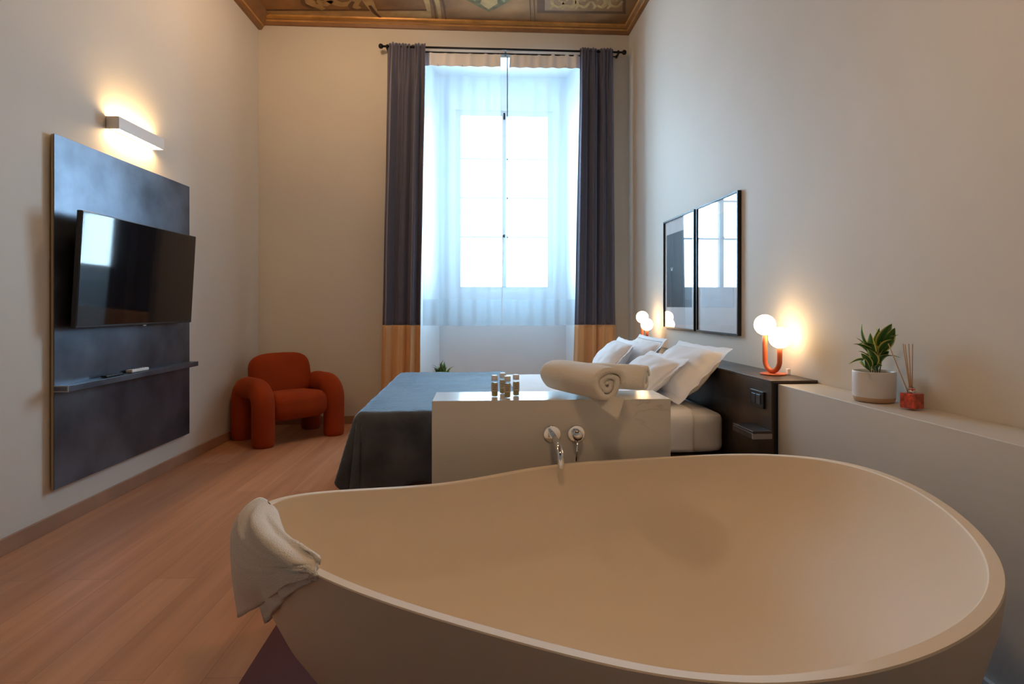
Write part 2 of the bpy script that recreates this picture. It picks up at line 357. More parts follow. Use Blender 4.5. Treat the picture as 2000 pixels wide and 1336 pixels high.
# painted decoration of the ceiling, raised a hair as in stucco work
def CP(px, py, k=0.0):
    d = (ZC-EYE)/(HZ-py)*F; p = W(px, py, d); return Vector((p.x, p.y, ZC-.0015-k))
def poly(name, pts, m, k=0.0, lab=None):
    bm = bmesh.new(); a = [bm.verts.new(CP(x, y, k)) for x, y in pts]; b = [bm.verts.new(v.co+Vector((0, 0, .0012))) for v in a]
    bm.faces.new(a); n = len(a)
    for i in range(n): bm.faces.new((a[i], a[(i+1) % n], b[(i+1) % n], b[i]))
    o = obj(name, bm, m, ceil)
    if lab: o['label'] = lab
    return o
def stroke(name, pts, wd, m, k=0.0):
    c = catmull([CP(x, y, k) for x, y in pts], 30); bm = bmesh.new()
    L, R = [], []
    for i, p in enumerate(c):
        t = (c[min(i+1, 29)]-c[max(i-1, 0)]).normalized(); n_ = Vector((-t.y, t.x, 0))*wd/2*(1.25-abs(i/29-.4))
        L.append(p+n_); R.append(p-n_)
    loft([[a, b, b+Vector((0, 0, .001)), a+Vector((0, 0, .001))] for a, b in zip(L, R)], bm)
    return obj(name, bm, m, ceil)
poly('painted_band', [(509, 20), (840, 20), (838, 36), (509, 33)], M['frescol'], 0, 'lighter painted band')
poly('painted_band', [(509, 18), (840, 18), (840, 21), (509, 21)], M['frescod'], .001, 'thin dark line')
poly('painted_corner', [(462, -12), (505, -12), (508, 40), (500, 34)], M['frescod'], 0)
for x, wd, mm in ((840, 9, 'frescol'), (852, 4, 'frescod'), (860, 8, 'frescol'), (871, 4, 'frescod')):
    stroke('painted_arch', [(x-14, -35), (x-10, -10), (x-4, 12), (x, 38)], wd*.0052, M[mm], .0015)
for x in (1036, 1044): stroke('painted_pilaster', [(x-2, -30), (x-1, 0), (x, 20), (x+1, 42)], .010, M['frescod'], .001)
poly('painted_panel', [(1049, -25), (1222, -25), (1222, 27), (1049, 25)], M['frescod'], 0, 'dark brown sunken panel')
poly('painted_panel', [(1064, -25), (1216, -25), (1216, 22), (1064, 20)], M['cornice'], .001, 'inner field of the panel')
poly('painted_lozenge', [(955, 23), (912, 0), (896, -22), (1020, -22), (996, 2)], M['frescog'], .001, 'green and gold pointed medallion')
poly('painted_lozenge', [(954, 18), (938, 6), (945, -12), (970, -12), (972, 6)], M['frescol'], .002, 'gold centre of the medallion')
poly('painted_lozenge', [(928, 2), (916, -6), (916, -22), (940, -22)], M['frescow'], .002, 'pale field of the medallion')
poly('painted_lozenge', [(985, 4), (975, -4), (975, -22), (998, -22)], M['frescow'], .002, 'pale field of the medallion')
for cx, s in ((1088, 1), (1112, -1), (1137, 1), (1172, -1), (1200, 1)):
    stroke('painted_scroll', [(cx+s*(16-13*a/7)*math.cos(a*1.05), 4+(12-1.3*a)*math.sin(a*1.05)-2) for a in range(0, 7)], .028, M['frescol'], .0022)
    stroke('painted_scroll', [(cx-14, 17), (cx-6, 10), (cx+4, 14), (cx+13, 8)], .030, M['frescol'], .003)
for pts in ([(598, -18), (604, 2), (622, 12), (632, 18)], [(640, -15), (646, 0), (668, 8), (690, 4)], [(700, -20), (716, -2), (726, 14), (738, 32)], [(700, -4), (690, 8), (702, 16)], [(618, 2), (634, 6), (650, -4)]):
    stroke('painted_figure', pts, .085, M['frescol'], .002)
for pts in ([(722, 10), (732, 24), (746, 36)], [(590, -10), (594, 8), (612, 16)], [(690, 2), (684, 12), (690, 19)]):
    stroke('painted_shading', pts, .035, M['frescod'], .003)

# ================================================================== BATHTUB
tr = [(489,1005),(497,986),(515,974),(545,966),(600,961),(660,959.5),(720,957),(780,951),(843,944),(900,934),(1000,921),(1100,907),(1200,897),(1300,891),(1400,888),(1500,888),(1580,891),(1640,899),(1700,914),(1760,936),(1820,966),(1870,998),(1910,1035),(1940,1075),(1957,1115),(1962,1145),(1958,1180),(1945,1210),(1920,1233),(1880,1258),(1800,1290),(1680,1320),(1580,1328),(1480,1330),(1400,1326),(1300,1315),(1200,1301),(1080,1276),(920,1230),(760,1180),(680,1148),(616,1118),(560,1086),(520,1060),(497,1030)]
def sst(a, b, x):
    t = min(1, max(0, (x-a)/(b-a))); return t*t*(3-2*t)
ZT = lambda x: .52+.05*sst(820, 500, x)+.165*sst(1230, 1700, x)
pts = []
for px, py in tr:
    z = ZT(px); d = (EYE-z)*F/(py-HZ); pts.append(W(px, py, d))
A = np.array([[p.x, p.y, p.z] for p in pts]); seg = np.linalg.norm(np.diff(np.vstack([A, A[:1]]), axis=0), axis=1)
S = np.concatenate([[0], np.cumsum(seg)]); T = 2*PI*S[:-1]/S[-1]
K = 6
def basis(t): return np.stack([np.ones_like(t)]+[f(k*t) for k in range(1, K+1) for f in (np.cos, np.sin)], 1)
wts = (seg+np.roll(seg, 1))**.5
coef = np.linalg.lstsq(basis(T)*wts[:, None], A*wts[:, None], rcond=None)[0]
NT = 180; tt = np.linspace(0, 2*PI, NT, endpoint=False); R = basis(tt)@coef
rim = [Vector(r) for r in R]
cen = Vector((sum(p.x for p in rim)/NT, sum(p.y for p in rim)/NT, 0))
def inset(ring, d):
    out = []
    for i, p in enumerate(ring):
        t = (ring[(i+1) % NT]-ring[i-1]); n_ = Vector((-t.y, t.x, 0)).normalized()
        if n_.dot(Vector((cen.x-p.x, cen.y-p.y, 0))) < 0: n_ = -n_
        out.append(p+n_*d)
    return out
def bathtub():
    rings = []
    for h in (0, .02, .06, .12, .2, .3, .42, .55, .68, .8, .9, .97):
        rg = []
        for p in rim:
            s = .55+.45*math.sin(PI/2*h**(.6+.55*sst(.3, 1.05, p.x)))-(.01 if h == 0 else 0)
            rg.append(Vector((cen.x+(p.x-cen.x)*s, cen.y+(p.y-cen.y)*s, p.z*h)))
        rings.append(rg)
    dn = lambda ring, q: [p-Vector((0, 0, q)) for p in ring]
    rings.append(dn(rim, .012)); rings.append(dn(rim, .003))
    rings += [inset(rim, .002), inset(rim, .004), inset(rim, .023), inset(rim, .025)]
    rings.append(dn(inset(rim, .028), .003)); inner = dn(inset(rim, .0295), .014); rings.append(inner)
    for k in range(1, 16):
        a = k/16*PI/2; r_ = math.cos(a)**.70; g = math.sin(a)
        rings.append([Vector((cen.x+(p.x-cen.x)*r_, cen.y+(p.y-cen.y)*r_, p.z+(0.18-p.z)*g)) for p in inner])
    return loft(rings)
base = Vector((cen.x, cen.y, 0))
from mathutils.bvhtree import BVHTree
tub = empty('bathtub', 'large egg-shaped freestanding matt cream bathtub in the foreground', 'bathtub', base)
bm = bathtub(); TB = BVHTree.FromBMesh(bm); bmesh.ops.translate(bm, verts=bm.verts, vec=-base)
o = obj('basin', bm, M['tub'], tub, smooth=True); o.data.set_sharp_from_angle(angle=math.radians(32))
def clear_tub(p, gap):
    eye = Vector((0, 0, EYE)); v = p-eye; L = v.length; v.normalize(); h = TB.ray_cast(eye, v)
    if h[0] is not None and h[3]-gap < L: return eye+v*(h[3]-gap)
    return p
def relax(G, it=6):
    for _ in range(it):
        N = [r[:] for r in G]
        for i in range(1, len(G)-1):
            for j in range(1, len(G[0])-1):
                N[i][j] = G[i][j]*.4+(G[i-1][j]+G[i+1][j]+G[i][j-1]+G[i][j+1])*.15
        G = N
    return G
# hand towel over the left tip of the rim
def towel_grid(rows, nu=44, nv=48):
    cols = [catmull([W(*p) for p in r], nu) for r in rows]
    full = [catmull([c[i] for c in cols], nv) for i in range(nu)]
    return full
rows = [[(540,1000,1.80),(556,1045,1.60),(582,1068,1.50),(606,1082,1.44),(626,1098,1.39)],
        [(516,976,1.88),(520,1006,1.74),(548,1042,1.60),(588,1068,1.49),(622,1090,1.42)],
        [(497,980,1.89),(492,1008,1.77),(520,1050,1.61),(572,1078,1.49),(619,1098,1.415)],
        [(472,1004,1.87),(472,1040,1.73),(505,1076,1.60),(562,1095,1.48),(616,1108,1.40)],
        [(455,1045,1.85),(463,1090,1.71),(498,1115,1.60),(557,1112,1.48),(613,1118,1.395)],
        [(456,1120,1.83),(470,1145,1.71),(505,1150,1.60),(557,1130,1.49),(610,1124,1.40)],
        [(468,1205,1.80),(500,1186,1.70),(532,1166,1.61),(566,1140,1.50),(608,1128,1.41)]]
G = [[clear_tub(p, .030) for p in r] for r in relax([[clear_tub(p, .036) for p in r] for r in towel_grid(rows)])]
bm = grid(44, 48, lambda u, v: G[round(u*43)][round(v*47)]+Vector((0, 0, 1))*.004*noise.noise(G[round(u*43)][round(v*47)]*14)+Vector((-.001, -.005, .002))*(1 if round(v*47) in (24, 31) else 0))
rows2 = [[(505,1020,1.78),(530,1060,1.63),(560,1085,1.53),(590,1098,1.46),(619,1108,1.415)],
         [(500,1080,1.80),(525,1100,1.66),(555,1110,1.56),(588,1112,1.47),(617,1118,1.41)],
         [(502,1150,1.80),(525,1150,1.69),(552,1140,1.57),(586,1128,1.48),(616,1126,1.41)],
         [(520,1217,1.76),(545,1186,1.67),(562,1165,1.59),(590,1145,1.49),(614,1134,1.42)]]
G2 = [[clear_tub(p, .012) for p in r] for r in towel_grid(rows2, 30, 24)]
grid(30, 24, lambda u, v: G2[round(u*29)][round(v*23)]+Vector((.004, .006, 0))*math.sin(u*22), bm)
bt = W(500, 1200, 1.72); 
ht = empty('hand_towel', 'cream terry towel draped over the pointed left end of the bathtub', 'towel', bt)
bmesh.ops.translate(bm, verts=bm.verts, vec=-bt)
o = obj('towel_cloth', bm, M['terry'], ht, smooth=True, recalc=False); solid(o, .013)
bm = grid(6, 10, lambda u, v: W(553+6*u, 1140+16*v-2*u, 1.50+.01*v)-bt)
solid(obj('hanging_loop', bm, M['bezel'], ht, smooth=True, label='small dark hanging loop'), .003)

# ================================================================== MARBLE BLOCK with tap
BX = (-0.215, 0.90); BYD = (2.668, 2.945); BZ = 0.765
blk = obj('marble_block', box(BX[0], BX[1], BYD[0], BYD[1], 0, BZ), M['marble'], bevel=.003)
tag(blk, 'white veined marble block standing between the bathtub and the bed', 'partition')
sp = W(1079, 849, 2.67); yb = BYD[0]+.001
fa = empty('bath_tap', 'chrome wall spout curving over the tub from the marble block', 'tap', (sp.x, yb, sp.z))
def disc(r, t, c=(0, 0, 0)): # disc facing -Y
    bm = lathe([(r*.98, 0), (r, t*.3), (r, t*.8), (r*.96, t)], 40); bmesh.ops.rotate(bm, verts=bm.verts, cent=(0, 0, 0), matrix=Matrix.Rotation(PI/2, 3, 'X'))
    bmesh.ops.translate(bm, verts=bm.verts, vec=c); return bm
obj('wall_plate', disc(.040, .008), M['chrome'], fa, smooth=True, bevel=.001)
path = catmull([(0, -.006, 0), (0, -.08, .0), (0, -.17, 0), (0.001, -.225, -.006), (0.002, -.258, -.030), (0.003, -.266, -.062), (.003, -.266, -.085)], 30)
obj('spout', tube(path, .0145, 20), M['chrome'], fa, smooth=True)
mp_ = W(1127, 849, 2.67)
mx = empty('mixer_handle', 'round chrome mixer control with a thin lever beside the spout', 'tap control', (mp_.x, yb, mp_.z))
obj('wall_plate', disc(.040, .008), M['chrome'], mx, smooth=True, bevel=.001)
bm = lathe([(.024, 0), (.024, .036), (.021, .042), (.001, .043)], 32); bmesh.ops.rotate(bm, verts=bm.verts, cent=(0,0,0), matrix=Matrix.Rotation(PI/2, 3, 'X')); bmesh.ops.translate(bm, verts=bm.verts, vec=(0, -.008, 0))
obj('knob', bm, M['chrome'], mx, smooth=True)
obj('lever', tube([(0, -.035, -.02), (-.004, -.045, -.06), (-.010, -.052, -.115)], [.004, .0045, .0035], 10), M['chrome'], mx, smooth=True)

# bottles
LB = M['label'] = mat('printed_label', (0.50, 0.42, 0.30), 0.5)
M['cap'] = mat('white_cap', (0.80, 0.80, 0.80), 0.35)
bott = []
def bottle(px, base_y, label, h=.103):
    d = (EYE-BZ)*F/(base_y-HZ); p = W(px, base_y, d)
    e_ = empty('toiletry_bottle', label, 'bottle', (p.x, p.y, BZ), 0, 'toiletry bottles on the marble block')
    r = .0160
    obj('glass_body', lathe([(r*.9, 0), (r, .003), (r, h*.72), (r*.9, h*.75), (r*.6, h*.76)], 28), M['glass'], e_, smooth=True)
    obj('liquid', lathe([(r*.84, .004), (r*.9, .007), (r*.9, h*.66), (.001, h*.66)], 28), mliq, e_, smooth=True, label='greenish amber liquid')
    obj('cap', lathe([(r*.97, h*.765), (r*.97, h*.985), (r*.9, h), (.001, h)], 28), M['cap'], e_, smooth=True)
    bm = lathe([(r*1.02, h*.26), (r*1.02, h*.60)], 28, cap=False)
    lb = obj('paper_label', bm, LB, e_, smooth=True)
    bm = bmesh.new()
    for zf, ww in ((.52, .7), (.44, .5), (.36, .6)):   # lines of tiny print
        grid(6, 2, lambda u, v: ((r*1.05)*math.sin((u-.5)*ww*2), -(r*1.05)*math.cos((u-.5)*ww*2), h*zf+.002*v), bm)
    obj('print_lines', bm, M['bezel'], lb)
mliq = mat('greenish_liquid', (0.36, 0.30, 0.10), 0.15, coat=.5)
bottle(966, 775, 'leftmost slim toiletry bottle with white cap on the marble block')
bottle(982, 769, 'toiletry bottle standing behind the others, half hidden, on the marble block')
bottle(991, 777, 'toiletry bottle nearest the front edge, second from the rolled towels')
bottle(1008, 773, 'rightmost toiletry bottle with white cap, nearest the rolled towels')

# rolled towels
def rolled(A_, B_, rx, rz, turns, th, ph, tail=None, seed=0):
    A_, B_ = Vector(A_), Vector(B_); ax = (B_-A_).normalized(); side = Vector((ax.y, -ax.x, 0)).normalized(); up = Vector((0, 0, 1))
    n = 150; m_ = 26; path = []
    for i in range(n):
        f = i/(n-1); a = ph+f*turns*2*PI; r = .10+.90*f
        wob = 1+.05*math.sin(3*a+seed)
        path.append((r*wob*math.cos(a), r*wob*math.sin(a)))
    mn = min(q for p, q in path[n//2:])
    L = (B_-A_).length; off, inn = [], []
    bm = bmesh.new(); V = [[], []]
    for sgn in (0, 1):
        for i, (p, q) in enumerate(path):
            rr = math.hypot(p, q); sh = 1-(th/ (rx)) * sgn/ max(rr, .12) if sgn else 1
            row = []
            for j in range(m_):
                g = j/(m_-1); tel = (1-rr)*.012*(1 if g > .5 else -1)
                edge = 1-.07*abs(2*g-1)**6
                nn = noise.noise(Vector((p*2+seed, q*2, g*3)))*.035
                pos = A_+ax*(g*L-tel)+side*(p*sh*rx*edge*(1+nn))+up*(max(q*sh*edge*(1+nn), -.985)*rz+rz)
                row.append(bm.verts.new(pos))
            V[sgn].append(row)
    for i in range(n-1):
        for j in range(m_-1):
            bm.faces.new((V[0][i][j], V[0][i+1][j], V[0][i+1][j+1], V[0][i][j+1]))
            bm.faces.new((V[1][i][j], V[1][i][j+1], V[1][i+1][j+1], V[1][i+1][j]))
        for j in (0, m_-1):
            bm.faces.new((V[0][i][j], V[1][i][j], V[1][i+1][j], V[0][i+1][j]))
    for i in (0, n-1):
        for j in range(m_-1): bm.faces.new((V[0][i][j], V[0][i][j+1], V[1][i][j+1], V[1][i][j]))
    return bm
t1 = Vector((.36, 2.80, BZ))
e_ = empty('rolled_towel', 'large cream bath towel roll at the front, its coiled end overhanging the block', 'towel', t1, 0, 'rolled towels on the marble block')
a0 = W(1082, 760, 2.90); b0 = W(1190, 790, 2.53); a0.z = b0.z = BZ+.001
bm = rolled(a0-t1, b0-t1, .108, .090, 2.7, .031, -1.2)
obj('towel_roll', bm, M['terry'], e_, smooth=True)
# loose corner hanging over the front edge
s0 = b0-t1; ax = (b0-a0).normalized()
bm = grid(14, 12, lambda u, v: s0-ax*(.010+.22*u)+Vector((.050-.03*v+.02*u, -.078-.012*v-.005*math.sin(u*5), .040-.085*v*(1-.9*u)**.6)))
solid(obj('loose_corner', bm, M['terry'], e_, smooth=True, recalc=False), .014)
t2 = Vector((.60, 2.83, BZ))
e2 = empty('rolled_towel', 'smaller cream towel roll lying behind the big one, next to the pillows', 'towel', t2, 0, 'rolled towels on the marble block')
a2 = W(1130, 760, 3.03); b2 = W(1264, 770, 2.83); a2.z = b2.z = BZ+.001; a2.y = min(a2.y, 2.95)
obj('towel_roll', rolled(a2-t2, b2-t2, .092, .074, 2.3, .032, 1.0, seed=3), M['terry'], e2, smooth=True)

# ================================================================== BED
bedO = Vector((1.366, 4.03, 0)); bed = empty('bed', 'double bed made up in white with a taupe base', 'bed', bedO, RA)
BL, BW = 1.985, .90
obj('bed_base', box(-BL+.05, -.01, -BW+.03, BW-.03, .05, .375), M['bedbase'], bed, bevel=.02)
for sx_, sy_ in ((-BL+.15, -.75), (-BL+.15, .75), (-.15, -.75), (-.15, .75)):
    obj('leg', box(sx_-.03, sx_+.03, sy_-.03, sy_+.03, 0, .05), M['black'], bed)
bm = bmesh.new(); bmesh.ops.create_cube(bm, size=1.0)
bmesh.ops.subdivide_edges(bm, edges=bm.edges, cuts=22, use_grid_fill=True)
hx, hy, hz, r = (BL-.006)/2, BW, .118, .055
for v in bm.verts:
    p = Vector((v.co.x*2*hx, v.co.y*2*hy, v.co.z*2*hz)); c_ = Vector((max(-hx+r, min(hx-r, p.x)), max(-hy+r, min(hy-r, p.y)), max(-hz+r, min(hz-r, p.z))))
    d_ = p-c_
    if d_.length > 1e-6: p = c_+d_.normalized()*r
    p.z += .008*noise.noise(p*5); p.y += .008*noise.noise(Vector((p.x*6, p.z*14, 3)))
    v.co = p+Vector((-hx-.003, 0, .376+hz))
obj('mattress', bm, M['linen'], bed, smooth=True, sub=1)
MT = .614
def sheet(u, v):
    x = -1.125+.93*u; t = v*(2*BW+.50)-.25; lo = max(0, -t); hi = max(0, t-2*BW); R_ = .055
    q = max(lo, hi); a = min(q/R_, PI/2); drop = R_*(1-math.cos(a))+max(0, q-R_*PI/2); out = R_*math.sin(a)
    yy = -BW+R_+max(0, min(t, 2*BW)) *((2*BW-2*R_)/(2*BW))
    yy += (-(out+.004) if lo > 0 else (out+.004 if hi > 0 else 0))
    n_ = noise.noise(Vector((x*5, t*5, 1)))
    z = MT+.004-drop+.004*abs(n_); side = 1 if hi > 0 else -1
    if q > .05: yy += side*(.006*abs(noise.noise(Vector((x*9, q*14, 4))))+.004)
    return (x+.006*math.sin(t*9), yy, max(z, .386))
solid(obj('top_sheet', grid(60, 110, sheet), M['linen'], bed, smooth=True, recalc=False), .006, 1.0)
# plush throw draped over the foot of the bed (local bed coordinates)
def throw(u, v):
    fx, fy = .36, .38                     # overhang at foot, at the sides
    topx = .86; s = u*(topx+fx)-fx        # <0: beyond the foot edge
    tw = 2*BW; t = v*(tw+2*fy)-fy
    so = max(0, -s)*.95; to = max(0, -t, t-tw)*(1+.40*math.exp(-(max(0, s)/.16)**2)); sg = -1 if t < tw/2 else 1
    x = -BL-.01+max(0, s); y = -BW-.01+min(max(t, 0), tw+.02)
    ln = math.hypot(so, to); R_ = .06
    if ln > 0:
        th = math.atan2(to, so); a = min(ln/R_, PI/2)
        outw = R_*math.sin(a)*.55; drop = R_*(1-math.cos(a))+max(0, ln-R_*PI/2)
        both = math.sin(2*th)
        fold = .5+.5*math.cos(th*9+.6)
        flare = outw+max(0, ln-.05)*(.05+.10*both+.16*both*(fold-.5)*2)
        if both < .02: flare += .012*math.sin((t if so > 0 else s)*16+1)*min(1, ln*5)
        x -= math.cos(th)*flare*(1 if so > 0 else 0); y += sg*math.sin(th)*flare*(1 if to > 0 else 0)
        z = MT+.012-drop*(1-.14*both)
    else: z = MT+.012
    p = Vector((x*3.1, y*3.1, z*2))
    z += .012*noise.noise(p)*(1 if ln == 0 else .4)+.006*abs(noise.noise(p*2.7))
    if to > .05: y += sg*.028*min(1, (to-.05)*5)*math.cos(max(0, s)*2*PI/.21+.4)*math.exp(-(max(0, s)/.38)**2)*(1 if so == 0 else 0.6)
    if ln > .05: x += .010*noise.noise(p*1.7); y += .010*noise.noise(p*1.9)
    return (x, y, max(z, .02))
th = empty('throw_blanket', 'dark blue-grey plush throw spread over the foot of the bed', 'blanket', bedO+Vector((-1.5, 0, 0)), RA)
bm = grid(110, 190, throw); bmesh.ops.translate(bm, verts=bm.verts, vec=(1.5, 0, 0))
solid(obj('plush_cloth', bm, M['throw'], th, smooth=True, recalc=False), .014, 1.0)
# pillows with flat flange borders
def pillow_bm(w_, h_, T_, seed, fl=.045, droop=0.0):
    bm = bmesh.new(); n = 34
    for sgn in (1, -1):
        def fn(u, v):
            a, b = (u*2-1)*1.0, (v*2-1)*1.0
            A1, B1 = w_/2+fl, h_/2+fl
            X, Y = a*A1, b*B1
            iu, iv = min(1, abs(X)/(w_/2)), min(1, abs(Y)/(h_/2))
            t_ = T_/2*((1-iu**2.6)**.55)*((1-iv**2.6)**.55)
            pin = 1-.055*(1-abs(a)**2)*abs(b)**3; pin2 = 1-.055*(1-abs(b)**2)*abs(a)**3
            X2, Y2 = X*pin2, Y*pin
            wr = .010*noise.noise(Vector((a*2.2+seed, b*2.2, sgn)))+.006*noise.noise(Vector((a*5+seed, b*5, sgn*2)))
            edge = max(abs(a), abs(b))
            ripple = .0035*math.sin(14*(a+b)+seed)*max(0, edge-.86)/.14
            zz = sgn*(t_+.003)+wr*(1 if t_ > .004 else 0)+ripple
            return (X2, Y2, zz+droop*(a*a))
        grid(n, n, fn, bm)
    bmesh.ops.remove_doubles(bm, verts=bm.verts, dist=.0075)
    return bm
def pillow(label, bottom, top, ycen, w_, T_, seed, yaw=0.0, hh=.42, lab=None):
    # bottom/top: (x, z) of the pillow's centre line; leans in the x-z plane
    bx, bz = bottom; tx, tz = top
    e_ = empty('pillow', label, 'pillow', ((bx+tx)/2, ycen, min(bz, tz)), yaw, 'pillows against the headboard')
    up = Vector((tx-bx, 0, tz-bz)); L = up.length; up.normalize(); yv = Vector((0, 1, 0)); nn = yv.cross(up)
    bm = pillow_bm(w_, L-.07, T_, seed); Mx = Matrix((yv, up, nn)).transposed().to_4x4()
    Mx.translation = Vector((0, 0, (tz+bz)/2-min(bz, tz)))
    bmesh.ops.transform(bm, matrix=Mx, verts=bm.verts)
    return obj('pillowcase', bm, M['linen'], e_, smooth=True, sub=1)
pillow('big white pillow nearest the camera, its flanged corner poking above the headboard', (1.10, .655), (1.40, .955), 3.54, .68, .18, 1, .05)
pillow('white pillow in front of the nearest big one, beside the rolled towels', (.92, .65), (1.20, .885), 3.62, .60, .16, 5, .04)
pillow('front white pillow on the window side, upright before another', (.90, .66), (1.16, .935), 4.46, .58, .16, 9, -.03)
pillow('rear white pillow on the window side, mostly hidden, under the far lamp', (1.13, .66), (1.36, .955), 4.48, .64, .15, 13)

# ================================================================== HEADBOARD, shelf, switch
hb0 = rightw(3.9, .235)
hb = empty('headboard', 'dark burnished steel headboard box running along the wall behind the bed', 'headboard', hb0, RA)
h0, h1 = 2.674-3.9, 5.35-3.9
obj('front_panel', box(0, .012, h0, h1, 0, .832), M['steelb'], hb, bevel=.0015)
obj('top_plate', box(-.002, .230, h0-.0, h1, .833, .845), M['steelb'], hb, bevel=.001)
obj('carcass', box(.013, .229, h0+.003, h1-.003, 0, .832), M['bezel'], hb)
bs0 = rightw(2.77, .236)
bs = empty('bedside_shelf', 'small steel shelf jutting from the headboard below the switch', 'shelf', (bs0.x, bs0.y, .57), RA)
obj('tray', box(-.095, 0, -.105, .105, .026, .038), M['steelb'], bs, bevel=.001)
obj('side_cheek', box(-.095, -.0, -.105, -.093, 0, .0255), M['steeledge'], bs, bevel=.001)
obj('front_lip', box(-.095, -.085, -.0925, .105, 0, .0255), M['steelb'], bs, bevel=.001)
sw0 = rightw(2.80, .236)
sw = empty('light_switch', 'square dark switch plate with two rockers on the headboard', 'light switch', (sw0.x, sw0.y, .70), RA)
obj('cover_plate', box(-.010, 0, -.066, .066, 0, .082), M['bezel'], sw, bevel=.002)
for k in (-1, 1): obj('rocker', box(-.014, -.0101, k*.024-.020, k*.024+.020, .018, .066), M['steel'], sw, bevel=.002)

# ================================================================== BEDSIDE LAMPS
def lamp(label, base, tall, short, rz=0):
    """tall / short: horizontal offsets (x, y) of the two stems"""
    e_ = empty('table_lamp', label, 'lamp', base, 0, 'twin-globe lamps on the headboard')
    obj('base', lathe([(.064, 0), (.064, .005), (.062, .007), (.001, .007)], 48), M['terracotta'], e_, smooth=True, bevel=.001)
    a = Vector((*tall, 0)); b = Vector((*short, 0)); mid = (a+b)/2; hw = (a-b).length/2
    path = [a+Vector((0, 0, .205)), a+Vector((0, 0, .16)), a+Vector((0, 0, .11))]
    for k in range(1, 16):
        t = PI*k/16; path.append(mid+(a-mid)*math.cos(t)+Vector((0, 0, .078-math.sin(t)*.060)))
    path += [b+Vector((0, 0, .11)), b+Vector((0, 0, .145))]
    obj('stem', tube(path, .0125, 18), M['terracotta'], e_, smooth=True)
    for p, z in ((a, .256), (b, .193)):
        g = obj('globe', sphere(p+Vector((0, 0, z)), .054, 40), M['opal'], e_, smooth=True, label='glowing opal glass globe')
    return e_
lb = W(1510, 731, 3.0); lb.z = .846
lamp('terracotta U-shaped lamp with two glowing globes beside the potted plant', lb, tuple((W(1494, 700, 3.03)-W(1510, 700, 3.0)).xy), tuple((W(1523, 700, 2.95)-W(1510, 700, 3.0)).xy))
lf = W(1260, 700, 5.12); lf.z = .846; lf.x = min(lf.x, 1.50)
lamp('terracotta U-shaped lamp with two glowing globes at the window end of the headboard', lf, (-.014, .040), (.004, -.042))

# ================================================================== LEDGE OBJECTS
def add_leaf(parent, root, tip, width, bend, yellow=True, name='leaf', tw=0.0):
    bm = bmesh.new(); lay = bm.loops.layers.float_color.new('pattern'); root, tip = Vector(root), Vector(tip)
    ax = tip-root; L = ax.length; a = ax.normalized(); s = a.cross(Vector((0, 0, 1)))
    s = (s.normalized() if s.length > .05 else Vector((1, 0, 0))); s = (Matrix.Rotation(tw, 3, a) @ s)
    up = s.cross(a); nu, nv = 9, 13; V = []
    for j in range(nv):
        t = j/(nv-1); wd = width*(math.sin(PI*min(1, t*1.0)**.75)**.8+.06*(1-t)); row = []
        for i in range(nu):
            q = (i/(nu-1)-.5)*2
            p = root+a*(L*t)+up*(bend*4*t*(1-t)*L)+s*(q*wd/2)+up*(abs(q)*wd*.18)
            row.append(bm.verts.new(p))
        V.append(row)
    for j in range(nv-1):
        for i in range(nu-1):
            f = bm.faces.new((V[j][i], V[j][i+1], V[j+1][i+1], V[j+1][i])); e_ = i in (0, nu-2) or (i in (1,) and nu > 9)
            col = (.78, .74, .20, 1) if (e_ and yellow) else ((.050, .150, .030, 1) if (i % 3) else (.09, .23, .05, 1))
            for l in f.loops: l[lay] = col
    bmesh.ops.remove_doubles(bm, verts=bm.verts, dist=.0004)
    return obj(name, bm, M['leaf'], parent, smooth=True, recalc=False)
pd = 2.25; pb = W(1707, 780, pd); pb.z = LZ+.001; pb.x = min(pb.x, 1.545)
pp = empty('potted_plant', 'variegated green and yellow houseplant in a white pot on the ledge', 'plant', pb)
def pot(parent, r, h):
    obj('pot', lathe([(r*.80, .0), (r*.92, .004), (r*.97, .018), (r*.985, .026), (r, .05), (r, h-.004), (r*.985, h), (r*.93, h), (r*.91, h-.01), (r*.90, h-.02), (.001, h-.02)], 56), M['ceramic'], parent, smooth=True)
    obj('clay_foot', lathe([(r*.81, -.0), (r*.925, .003), (r*.978, .018), (r*.982, .0195)], 56, cap=False), M['clay'], parent, smooth=True, label='unglazed clay bottom edge')
    obj('soil', lathe([(r*.9, h-.016), (r*.5, h-.011), (.001, h-.009)], 32, cap=False), M['soil'], parent, smooth=True)
pot(pp, .074, .118)
def lp(px, py, dd=0.0): return W(px, py, pd+dd)-pb
LV = [((1705,722),(1657,712),.016,.35,0),((1700,722),(1668,705),.014,.4,.03),((1710,700),(1665,672),.017,.15,-.02),((1706,702),(1672,660),.016,.1,0),
      ((1712,695),(1676,672),.020,.25,-.05),((1712,690),(1684,628),.020,-.20,.03),((1716,685),(1708,634),.022,.05,0),((1718,680),(1742,632),.024,.05,-.02),
      ((1722,684),(1748,640),.022,-.08,.03),((1720,680),(1757,654),.012,.12,0),((1716,690),(1746,664),.018,.1,-.04),((1708,715),(1718,640),.018,.05,.0),
      ((1712,722),(1760,700),.020,.32,0),((1710,722),(1724,715),.022,.5,-.06),((1706,712),(1692,680),.022,.1,-.05),((1706,705),(1700,650),.022,-.1,-.03),
      ((1712,712),(1728,678),.018,.0,-.05),((1712,715),(1731,690),.014,.2,.02),((1700,718),(1682,690),.016,.1,-.05),((1704,716),(1712,686),.020,.0,-.06),
      ((1700,722),(1690,716),.012,.4,-.07),((1714,705),(1736,686),.014,.1,.04),((1709,700),(1690,668),.024,.2,-.03),((1702,700),(1676,686),.014,.1,.02)]
